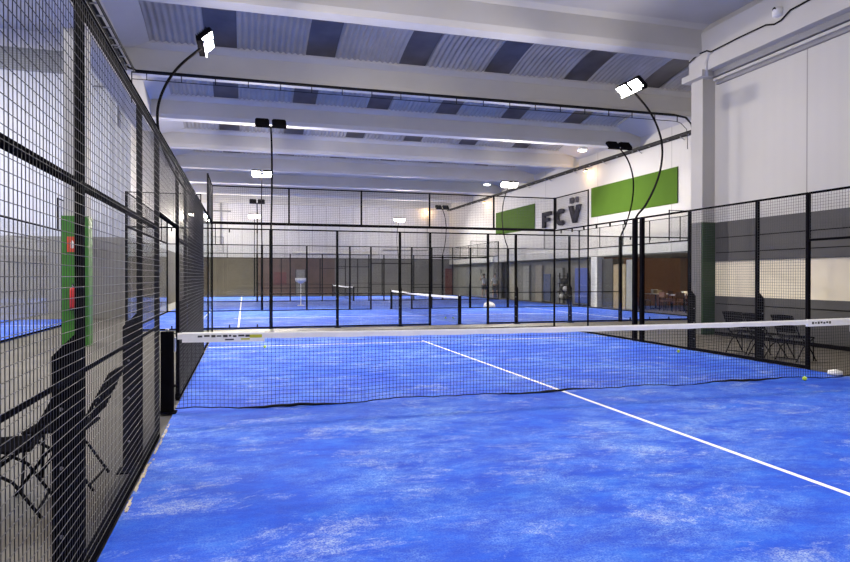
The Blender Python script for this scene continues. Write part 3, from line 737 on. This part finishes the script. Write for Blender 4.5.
letter('wall_letter_c', arc_pts(50, 310, .27, .52, 16), 26.25, 25.15, 4.55, 5.5, 'dark raised letter C between the F and the V')
letter('wall_letter_v', [[(0, 1), (.36, 0), (.62, 0), (.30, 1)], [(1, 1), (.70, 1), (.40, 0), (.62, 0)]], 24.75, 23.45, 4.58, 5.55, 'dark raised letter V, largest of the wall letters')
letter('wall_letter_d', [[(0, 0), (.3, 0), (.3, 1), (0, 1)], [(.3, .8), (.7, .8), (.9, 1), (.3, 1)], [(.3, 0), (.9, 0), (.7, .2), (.3, .2)], [(.7, 0.1), (1, .2), (1, .8), (.7, .9)]], 24.6, 24.25, 5.68, 6.0, 'small raised letter D above the V', 'letter_grey')
letter('wall_letter_i', [[(0.2, 0), (.8, 0), (.8, 1), (.2, 1)]], 23.98, 23.75, 5.68, 6.0, 'small raised letter I above the V', 'letter_grey')

# ------------------------------------------------------------------ bar and shop front under the overhang
struct(MB().box((XR, 7.5, 2.6), (24.3, YF, 2.66)).build('ceiling_overhang', 'bar_dark'))
struct(MB().box((24, 7.5, 0), (24.3, 22.3, 2.66)).build('wall_right_bar', 'bar_brown'), 'warm brown back wall of the bar')
struct(MB().box((XR, 22.3, 0), (24, 22.45, 2.66)).build('wall_right_bar', 'bar_brown'))
struct(MB().box((19.0, 37.3, 0), (19.2, YF, 2.66)).build('wall_right_bar', 'plaster_shop'))
struct(MB().box((19.1, 22.45, 0), (19.2, 37.3, 2.66)).build('wall_right_shop', 'plaster_shop'), 'grey glazed shop front')
struct(MB().box((18.5, 21.75, 0), (18.9, 22.35, 2.62)).build('column', 'white_paint'), 'white square column under the overhang')
tag(MB().cbox((18.75, 20.7, 0.0), (19.4, 21.7, 2.5), .02).build('dark_display_cabinet', 'bar_dark'), 'tall dark cabinet beside the white column', 'cabinet')
tag(MB().cbox((18.75, 19.55, 0.0), (18.85, 20.62, 2.2), .01).build('wooden_door_panel', 'wood_tan'), 'tan wooden panel next to the dark cabinet', 'panel')
tag(MB().cbox((18.75, 18.7, 0.0), (18.85, 19.5, 2.4), .01).build('grey_partition_panel', 'plaster_grey'), 'grey panel beside the tan wooden panel', 'panel')
def banner(y0, y1, z0, z1, lab, mt='blue_banner'):
    T = thing('upright_banner', lab, 'banner', (18.7, (y0 + y1) / 2, 0)); w = (y1 - y0) / 2
    MB().cbox((-.012, -w, z0), (.012, w, z1), .003).build('fabric', mt, T)
    for s in (-1, 1): MB().bar((.03, s * (w - .03), 0.0), (.03, s * (w - .03), z1), .012, 6).build('stand', 'black_metal', T)
    MB().cbox((-.15, -w, 0), (.15, w, .04), .008).build('base', 'black_metal', T)
banner(22.95, 24.4, .12, 2.05, 'wide royal blue banner beside the white column')
banner(27.4, 28.3, .12, 1.75, 'narrow dark blue banner further along the shop front', 'blue_dark')
T = thing('display_rack', 'dark rack of round items between the two blue banners', 'rack', (18.75, 25.85, 0))
for s in (-.45, .45):
    MB().bar((0, s, 0), (0, s, 1.8), .025, 4).build('upright', 'black_metal', T)
for z in (.25, .7, 1.15, 1.6):
    MB().box((-.15, -.45, z), (.15, .45, z + .03)).build('shelf', 'black_metal', T)
for i, z in enumerate((.28, .73, 1.18)):
    for j, dy in enumerate((-.22, .2)):
        o = MB().lathe([(.03, 0), (.13, .06), (.15, .15), (.12, .26), (.04, .3)], (0, 0, 0), 14).build('round_bag', ('bar_dark', 'cloth_white', 'bar_dark')[(i + j) % 3], None, (18.75, 25.85 + dy, z))
        tag(o, 'round bag on a shelf of the dark rack', 'bag', 'round bags on the rack')
for (y, mt, h, lab) in ((26.85, 'plaster_grey', 2.1, 'grey leaf of the shop front by the rack'), (29.6, 'plaster_beige', 2.3, 'beige leaf of the shop front past the narrow banner'), (31.5, 'plaster_grey', 2.3, 'plain grey leaf of the shop front'), (33.7, 'plaster_beige', 2.3, 'far beige leaf of the shop front')):
    struct(MB().box((18.98, y - .45, 0), (19.08, y + .45, h)).build('door_%d' % (2 + int(y) % 7), mt), lab)
tag(MB().cbox((18.75, 35.2, 0), (19.0, 36.8, 2.58), .02).build('dark_doorway_screen', 'cloth_dark'), 'dark violet screen behind the distant players', 'screen')
struct(MB().box((XR - .08, 36.3, 2.66), (XR, 37.3, 3.1)).build('wall_right_sign_board', 'white_paint'), 'small white board over the dark screen')
# end wall features
tag(MB().cbox((3.2, YF - .1, .9), (4.25, YF - .03, 1.95), .02).build('red_wall_panel', 'red_panel'), 'dark red square panel on the brown part of the end wall', 'panel')
T = thing('end_wall_door', 'grey green door in the brown part of the end wall', 'door', (5.4, YF - .06, 0))
MB().cbox((-.35, -.04, 0), (.35, .03, 2.15), .01).build('leaf', 'plaster_grey', T); MB().box((-.42, -.05, 0), (-.35, .03, 2.2)).build('frame', 'bar_dark', T); MB().box((.35, -.05, 0), (.42, .03, 2.2)).build('frame', 'bar_dark', T)
tag(MB().cbox((18.2, YF - .12, 0), (18.9, YF - .03, 2.3), .02).build('pink_wall_panel', 'red_panel'), 'reddish upright panel at the corner of the end wall', 'panel')

T = thing('ceiling_light', 'added unseen warm lamp under the ceiling of the brown bar', 'ceiling light', (21.6, 16.0, 2.46))  # lamp out of sight, added so the bar interior is not dark
MB().lathe([(.16, .05), (.2, .1), (.18, .14)], n=20).build('housing', 'white_paint', T)
MB().lathe([(.05, 0), (.17, .01), (.18, .05)], n=20).build('diffuser', 'warm_glow', T)
L = bpy.data.lights.new('bar_fill_light', 'POINT'); L.energy = 300; L.color = (1.0, .72, .45); L.shadow_soft_size = .15
o = bpy.data.objects.new('bar_fill_light', L); COL.objects.link(o); o.parent = T; o.location = (0, 0, -.2)
# bar tables and chairs
TB1, TB2 = (20.3, 17.2), (20.5, 19.6)
def bar_table():
    T = thing('bar_table', 'square bar table nearest the pillar with a white box on it', 'table', (TB1[0], TB1[1], 0), 0, None)
    MB().cbox((-.42, -.42, .72), (.42, .42, .75), .008).build('table_top', 'white_paint', T)
    MB().lathe([(.035, .04), (.035, .72)], n=12).build('stem', 'black_metal', T)
    MB().lathe([(.25, 0), (.25, .02), (.05, .04)], n=20).build('base', 'black_metal', T)
    return T
bt = bar_table()
dup(bt, (TB2[0], TB2[1], 0), .1, 'bar table behind the first one, in the brown bar')
dup(bt, (22.3, 18.0, 0), .1, 'bar table farthest back in the brown bar')
def bar_chair():
    T = thing('bar_chair', 'brown wooden chair at the bar tables', 'chair', (18.9, 13.9, 0), .3, None)
    MB().cbox((-.21, -.21, .43), (.21, .21, .46), .01).build('seat', 'chair_wood', T)
    MB().cbox((-.21, .18, .62), (.21, .21, .86), .01).build('backrest', 'chair_wood', T)
    for sx in (-.18, .18):
        MB().bar((sx, -.19, 0), (sx, -.17, .43), .014, 6).build('leg', 'black_metal', T)
        MB().bar((sx, .21, 0), (sx, .19, .84), .014, 6).build('leg', 'black_metal', T)
    return T
bc = bar_chair()
bc['group'] = 'chairs at the bar tables'; bc['label'] = 'brown chair standing around the bar tables in the dim bar'
for (x, y, r) in ((19.5, 16.6, 2.9), (19.6, 17.6, 1.5), (21.1, 17.0, -1.5), (20.1, 18.3, .1), (19.6, 19.2, 1.6), (19.9, 20.4, .2), (21.3, 19.8, -1.6), (21.0, 18.6, 3.0), (21.8, 20.6, .4), (22.3, 16.9, 3.1), (19.4, 15.6, 1.0), (20.6, 15.9, 2.8)):
    dup(bc, (x, y, 0), r, 'brown chair standing around the bar tables in the dim bar', 'chairs at the bar tables')
def small_box(x, y, z, s, lab, mt='white_paint'):
    tag(MB().cbox((x - s, y - s, z), (x + s, y + s, z + s * 1.6), .01).build('napkin_box', mt), lab, 'box')
small_box(TB1[0] + .1, TB1[1] + .1, .75, .10, 'white napkin box on the bar table nearest the pillar')
small_box(TB2[0] + .1, TB2[1] + .25, .75, .12, 'white napkin box on the middle bar table')
tag(MB().cbox((TB2[0] - .15, TB2[1] - .3, .75), (TB2[0] + .15, TB2[1], .93), .02).build('paper_bag', 'wood_tan'), 'tan box beside the white napkin box on the middle bar table', 'box')

# ------------------------------------------------------------------ chairs beside the court
def folding_chair(label, loc, rz):
    """local: faces -X, backrest at +X"""
    T = thing('folding_chair', label, 'chair', loc, rz)
    MB().cbox((-.22, -.22, .435), (.20, .22, .455), .008).build('seat', 'black_metal', T)
    vs = []
    m = MB()
    for i in range(9):
        t = i / 8; x = .24 + .13 * t; z = .55 + .28 * t
        m.cbox((x - .006, -.21, z - .016), (x + .006, .21, z + .016), .003)
    m.build('backrest', 'black_metal', T)
    for s in (-.225, .225):
        MB().tube([(-.26, s, 0), (-.05, s, .30), (.18, s, .48), (.37, s, .85)], .012, 8).build('back_frame', 'black_metal', T)
        MB().tube([(.26, s, 0), (.10, s, .25), (-.20, s, .44)], .011, 8).build('leg', 'black_metal', T)
        MB().tube([(-.22, s * .9, .0), (-.20, s * .9, .44)], .011, 8).build('leg', 'black_metal', T)
    MB().bar((.24, -.225, .05), (.24, .225, .05), .009, 6).build('stretcher', 'black_metal', T)
    MB().tube([(.37, -.225, .85), (.375, 0, .86), (.37, .225, .85)], .012, 8).build('top_rail', 'black_metal', T)
    return T
c1 = folding_chair('black folding chair behind the near side fence, closer of the two there', (-.74, -2.95, 0), .1)
dup(c1, (-.50, -2.42, 0), -.05, 'black folding chair behind the near side fence, closer to the net')
dup(c1, (10.80, 3.12, 0), PI + .2, 'black chair beyond the opposite fence, next to the green cladding')
dup(c1, (10.78, 2.48, 0), PI - .1, 'black chair beyond the opposite fence, middle of three by the gusseted post')
dup(c1, (10.85, 1.88, 0), PI + .1, 'black chair beyond the opposite fence, nearest the doorway')

# fire extinguisher and sign on the green column
T = thing('fire_extinguisher', 'red fire extinguisher hanging on the green column', 'fire extinguisher', (-2.84, 7.97, .86))
MB().lathe([(.03, 0), (.07, .01), (.075, .05), (.075, .40), (.05, .46), (.025, .48)], n=18).build('cylinder_body', 'red_paint', T)
MB().lathe([(.022, .48), (.022, .53)], n=12).build('valve', 'galvanised', T)
MB().box((-.015, -.07, .53), (.015, .05, .55)).build('handle', 'rubber', T)
MB().tube([(0, -.03, .52), (.09, -.03, .45), (.10, -.02, .2), (.085, 0, .12)], .012, 8).build('hose', 'rubber', T)
T = thing('fire_sign', 'small red and white fire sign above the extinguisher', 'sign', (-2.86, 8.045, 2.12))
MB().cbox((-.13, -.012, 0), (.13, .01, .34), .004).build('plate', 'red_sign', T)
m = MB().lathe([(.001, 0), (.03, .01), (.03, .13), (.012, .17), (.001, .18)], (-.01, -.012, .08), 12); m.v = [(v[0], -.012 + (v[1] + .012) * .12, v[2]) for v in m.v]
m.build('symbol', 'white_paint', T)
tag(MB().cbox((-.12 - 2.8, 7.90, .82), (.12 - 2.8, 8.05, .86), .005).build('shelf_bracket', 'black_metal'), 'small dark bracket below the fire extinguisher', 'bracket')

# ------------------------------------------------------------------ balls
def ball(x, y, lab, z=.014, s=1.0):
    T = thing('tennis_ball', lab, 'ball', (x, y, z))
    prof = [(.033 * math.sin(PI * i / 10) + .0001, .033 - .033 * math.cos(PI * i / 10)) for i in range(11)]
    MB().lathe(prof, n=18).build('felt', 'ball_yellow', T)
    pts = []
    for i in range(37):
        t = 2 * PI * i / 36; a = .44
        q = Vector((math.cos(t) + .36 * math.cos(3 * t), math.sin(t) - .36 * math.sin(3 * t), 1.2 * math.sin(2 * t) * .8)).normalized() * .0332
        pts.append((q.x, q.y, q.z + .033))
    MB().tube(pts, .0012, 5).build('seam', 'line_white', T)
ball(8.95, -.13, 'yellow tennis ball lying in front of the net')
ball(9.42, 3.4, 'yellow tennis ball close to the wire fence behind the net')
ball(1.25, 6.5, 'yellow tennis ball on the far service line')
ball(8.05, 14.9, 'ball lying beside the net post of the middle court', .014)
ball(8.3, 14.75, 'second ball beside the net post of the middle court', .014)
tag(MB().lathe([(.3, 0), (.31, .04), (.27, .16), (.16, .25), (.02, .28)], (0, 0, 0), 20).build('white_training_dome', 'white_paint', None, (12.9, 22.75, .014)), 'low white dome on the blue floor beyond the middle court', 'training dome')
T = thing('ball_pickup_stand', 'white topped stand on a thin pole in the middle distance', 'stand', (3.74, 26.9, .014))
MB().lathe([(.18, 0), (.18, .03), (.03, .05)], n=16).build('base', 'white_paint', T); MB().bar((0, 0, .05), (0, 0, 1.25), .022, 8).build('pole', 'white_paint', T)
MB().lathe([(.10, 1.2), (.28, 1.32), (.30, 1.48), (.27, 1.48), (.08, 1.25)], n=18).build('tray', 'white_paint', T)
# crumpled net foot by the post
tag(MB().lathe([(.05, 0), (.11, .02), (.10, .07), (.03, .09)], (0, 0, 0), 12).build('sand_bag', 'tape_white', None, (9.86, .16, .014)), 'small white bag at the foot of the net post by the doorway', 'bag')
rng = random.Random(3); m = MB()
for i in range(60):
    y = -3.2 + rng.random() * 2.6; x = .045 + abs(rng.gauss(0, .008)); s = .003 + rng.random() * .006; l = .01 + rng.random() * .07
    m.box((x - s, y - l, .014), (x + s, y + l, .014 + s * .5))
o = m.build('sand_debris', 'sand_debris'); o['kind'] = 'stuff'; o['label'] = 'pale sand gathered along the foot of the near fence'

# ------------------------------------------------------------------ two distant players
def skin_body(name, joints, edges, mat, parent):
    me = bpy.data.meshes.new(name); me.from_pydata([j[0] for j in joints], edges, [])
    o = bpy.data.objects.new(name, me); COL.objects.link(o)
    sk = o.modifiers.new('skin', 'SKIN'); sk.use_smooth_shade = True
    for i, j in enumerate(joints):
        me.skin_vertices[0].data[i].radius = (j[1], j[1] * (j[2] if len(j) > 2 else 1)); me.skin_vertices[0].data[i].use_root = (i == 0)
    ss = o.modifiers.new('sub', 'SUBSURF'); ss.levels = 1; ss.render_levels = 1
    dg = bpy.context.evaluated_depsgraph_get(); ev = o.evaluated_get(dg); m2 = bpy.data.meshes.new_from_object(ev)
    o.modifiers.clear(); o.data = m2; m2.materials.clear(); m2.materials.append(MATS[mat]); o.parent = parent
    return o
def player(label, loc, rz, raised):
    T = thing('person', label, 'person', loc, rz)
    hand = (-.42, -.20, 1.62) if raised else (-.30, -.22, .92); elb = (-.40, -.10, 1.30) if raised else (-.30, .0, 1.12)
    J = [((0, 0, .95), .14, .8), ((0, 0, 1.12), .125, .8), ((0, 0, 1.32), .15, .75), ((0, 0, 1.45), .09), ((0, 0, 1.53), .055), ((0, -.01, 1.64), .095, 1.1), ((0, -.01, 1.73), .075, 1.1),
         ((-.18, 0, 1.41), .06), (elb, .042), (hand, .03), ((-.02 + hand[0], hand[1] - .06, hand[2] + .04), .028),
         ((.18, 0, 1.41), .06), ((.27, -.03, 1.14), .042), ((.20, -.24, 1.02), .03), ((.18, -.31, 1.02), .028),
         ((-.10, 0, .88), .09), ((-.14, -.04, .50), .065), ((-.16, .03, .09), .045), ((-.17, -.12, .045), .04),
         ((.10, 0, .88), .09), ((.16, -.02, .50), .065), ((.20, .06, .09), .045), ((.21, -.10, .045), .04)]
    Ed = [(0, 1), (1, 2), (2, 3), (3, 4), (4, 5), (5, 6), (3, 7), (7, 8), (8, 9), (9, 10), (3, 11), (11, 12), (12, 13), (13, 14), (0, 15), (15, 16), (16, 17), (17, 18), (0, 19), (19, 20), (20, 21), (21, 22)]
    skin_body('body', J, Ed, 'skin', T)
    JS = [((0, 0, .98), .165, .85), ((0, 0, 1.15), .15, .85), ((0, 0, 1.34), .17, .8), ((0, 0, 1.46), .09), ((-.18, 0, 1.41), .075), ((-.18 * .4 + elb[0] * .6, elb[1] * .6, 1.41 * .4 + elb[2] * .6), .06), ((.18, 0, 1.41), .075), ((.24, -.02, 1.24), .06)]
    plabel(skin_body('shirt', JS, [(0, 1), (1, 2), (2, 3), (3, 4), (4, 5), (3, 6), (6, 7)], 'cloth_white', T), 'white shirt')
    JT = [((0, 0, .96), .16, .85), ((-.10, 0, .86), .115), ((-.135, -.03, .58), .10), ((.10, 0, .86), .115), ((.15, -.015, .58), .10)]
    plabel(skin_body('shorts', JT, [(0, 1), (1, 2), (0, 3), (3, 4)], 'cloth_dark', T), 'dark shorts')
    MB().lathe([(.02, 1.60), (.10, 1.64), (.112, 1.72), (.09, 1.79), (.02, 1.82)], (0, .02, 0), 16).build('hair', 'hair_dark', T)
    f = MB()
    for s in (-1, 1): f.lathe([(.001, 0), (.012, .008), (.001, .016)], (s * .035, -.112, 1.655), 8)
    f.build('eyes', 'bar_dark', T)
    return T, Vector(hand) + Vector((-.02, -.06, .04))
P1, h = player('person in a white shirt holding a racket up, standing by the end wall', (18.1, 37.0, 0), .2, True)
R = thing('padel_racket', 'racket held up by the person in the white shirt', 'racket', (18.1, 37.0, 0), .2)
hx, hy, hz = h
ring = [(hx - .02, hy - .02 + .12 * math.sin(2 * PI * i / 20), hz + .30 + .14 * math.cos(2 * PI * i / 20)) for i in range(21)]
MB().tube(ring, .012, 6).build('rim', 'rubber', R)
MB().bar((hx, hy, hz - .08), (hx - .01, hy, hz + .17), .014, 6).build('handle', 'rubber', R)
m = MB().lathe([(.115, -.006), (.115, .006)], n=20); m.v = [(hx - .02 + v[2], hy - .02 + v[0], hz + .30 + v[1] * 1.1) for v in m.v]; m.build('face', 'bar_dark', R)
player('person in a white shirt standing half hidden in front of the dark screen', (18.3, 35.3, 0), -.4, False)

# ------------------------------------------------------------------ light, world, camera
w = bpy.data.worlds.new('hall_world'); SC.world = w; w.use_nodes = True
bg = w.node_tree.nodes['Background']; bg.inputs[0].default_value = (1.0, 0.95, 0.92, 1); bg.inputs[1].default_value = 0.24
# world background adds even fill light from the open side behind the camera
cam = bpy.data.cameras.new('camera'); co = bpy.data.objects.new('camera', cam); COL.objects.link(co)
CX, CY, CZ, YAW, PITCH, ROLL, FPX = 8.15174740e-01, -7.83558484e+00, 1.57788266e+00, 2.75917256e-01, -6.95633013e-03, 7.52481836e-04, 6.39323416e+02
fw = Vector((math.sin(YAW) * math.cos(PITCH), math.cos(YAW) * math.cos(PITCH), math.sin(PITCH)))
r0 = Vector((math.cos(YAW), -math.sin(YAW), 0)); u0 = r0.cross(fw)
rr = r0 * math.cos(ROLL) + u0 * math.sin(ROLL); uu = rr.cross(fw)
M = Matrix((rr, uu, -fw)).transposed().to_4x4(); M.translation = Vector((CX, CY, CZ))
co.matrix_world = M
cam.sensor_fit = 'HORIZONTAL'; cam.sensor_width = 36; cam.lens = FPX * 36 / 850; cam.clip_start = .05; cam.clip_end = 200
SC.camera = co
SC.view_settings.view_transform = 'Standard'; SC.view_settings.look = 'None'; SC.view_settings.gamma = 1; SC.view_settings.use_curve_mapping = False
SC.view_settings.exposure = -0.15
SC.cycles.use_denoising = True
SC.cycles.max_bounces = 10; SC.cycles.transparent_max_bounces = 40; SC.cycles.diffuse_bounces = 5
SC.cycles.sample_clamp_indirect = 6
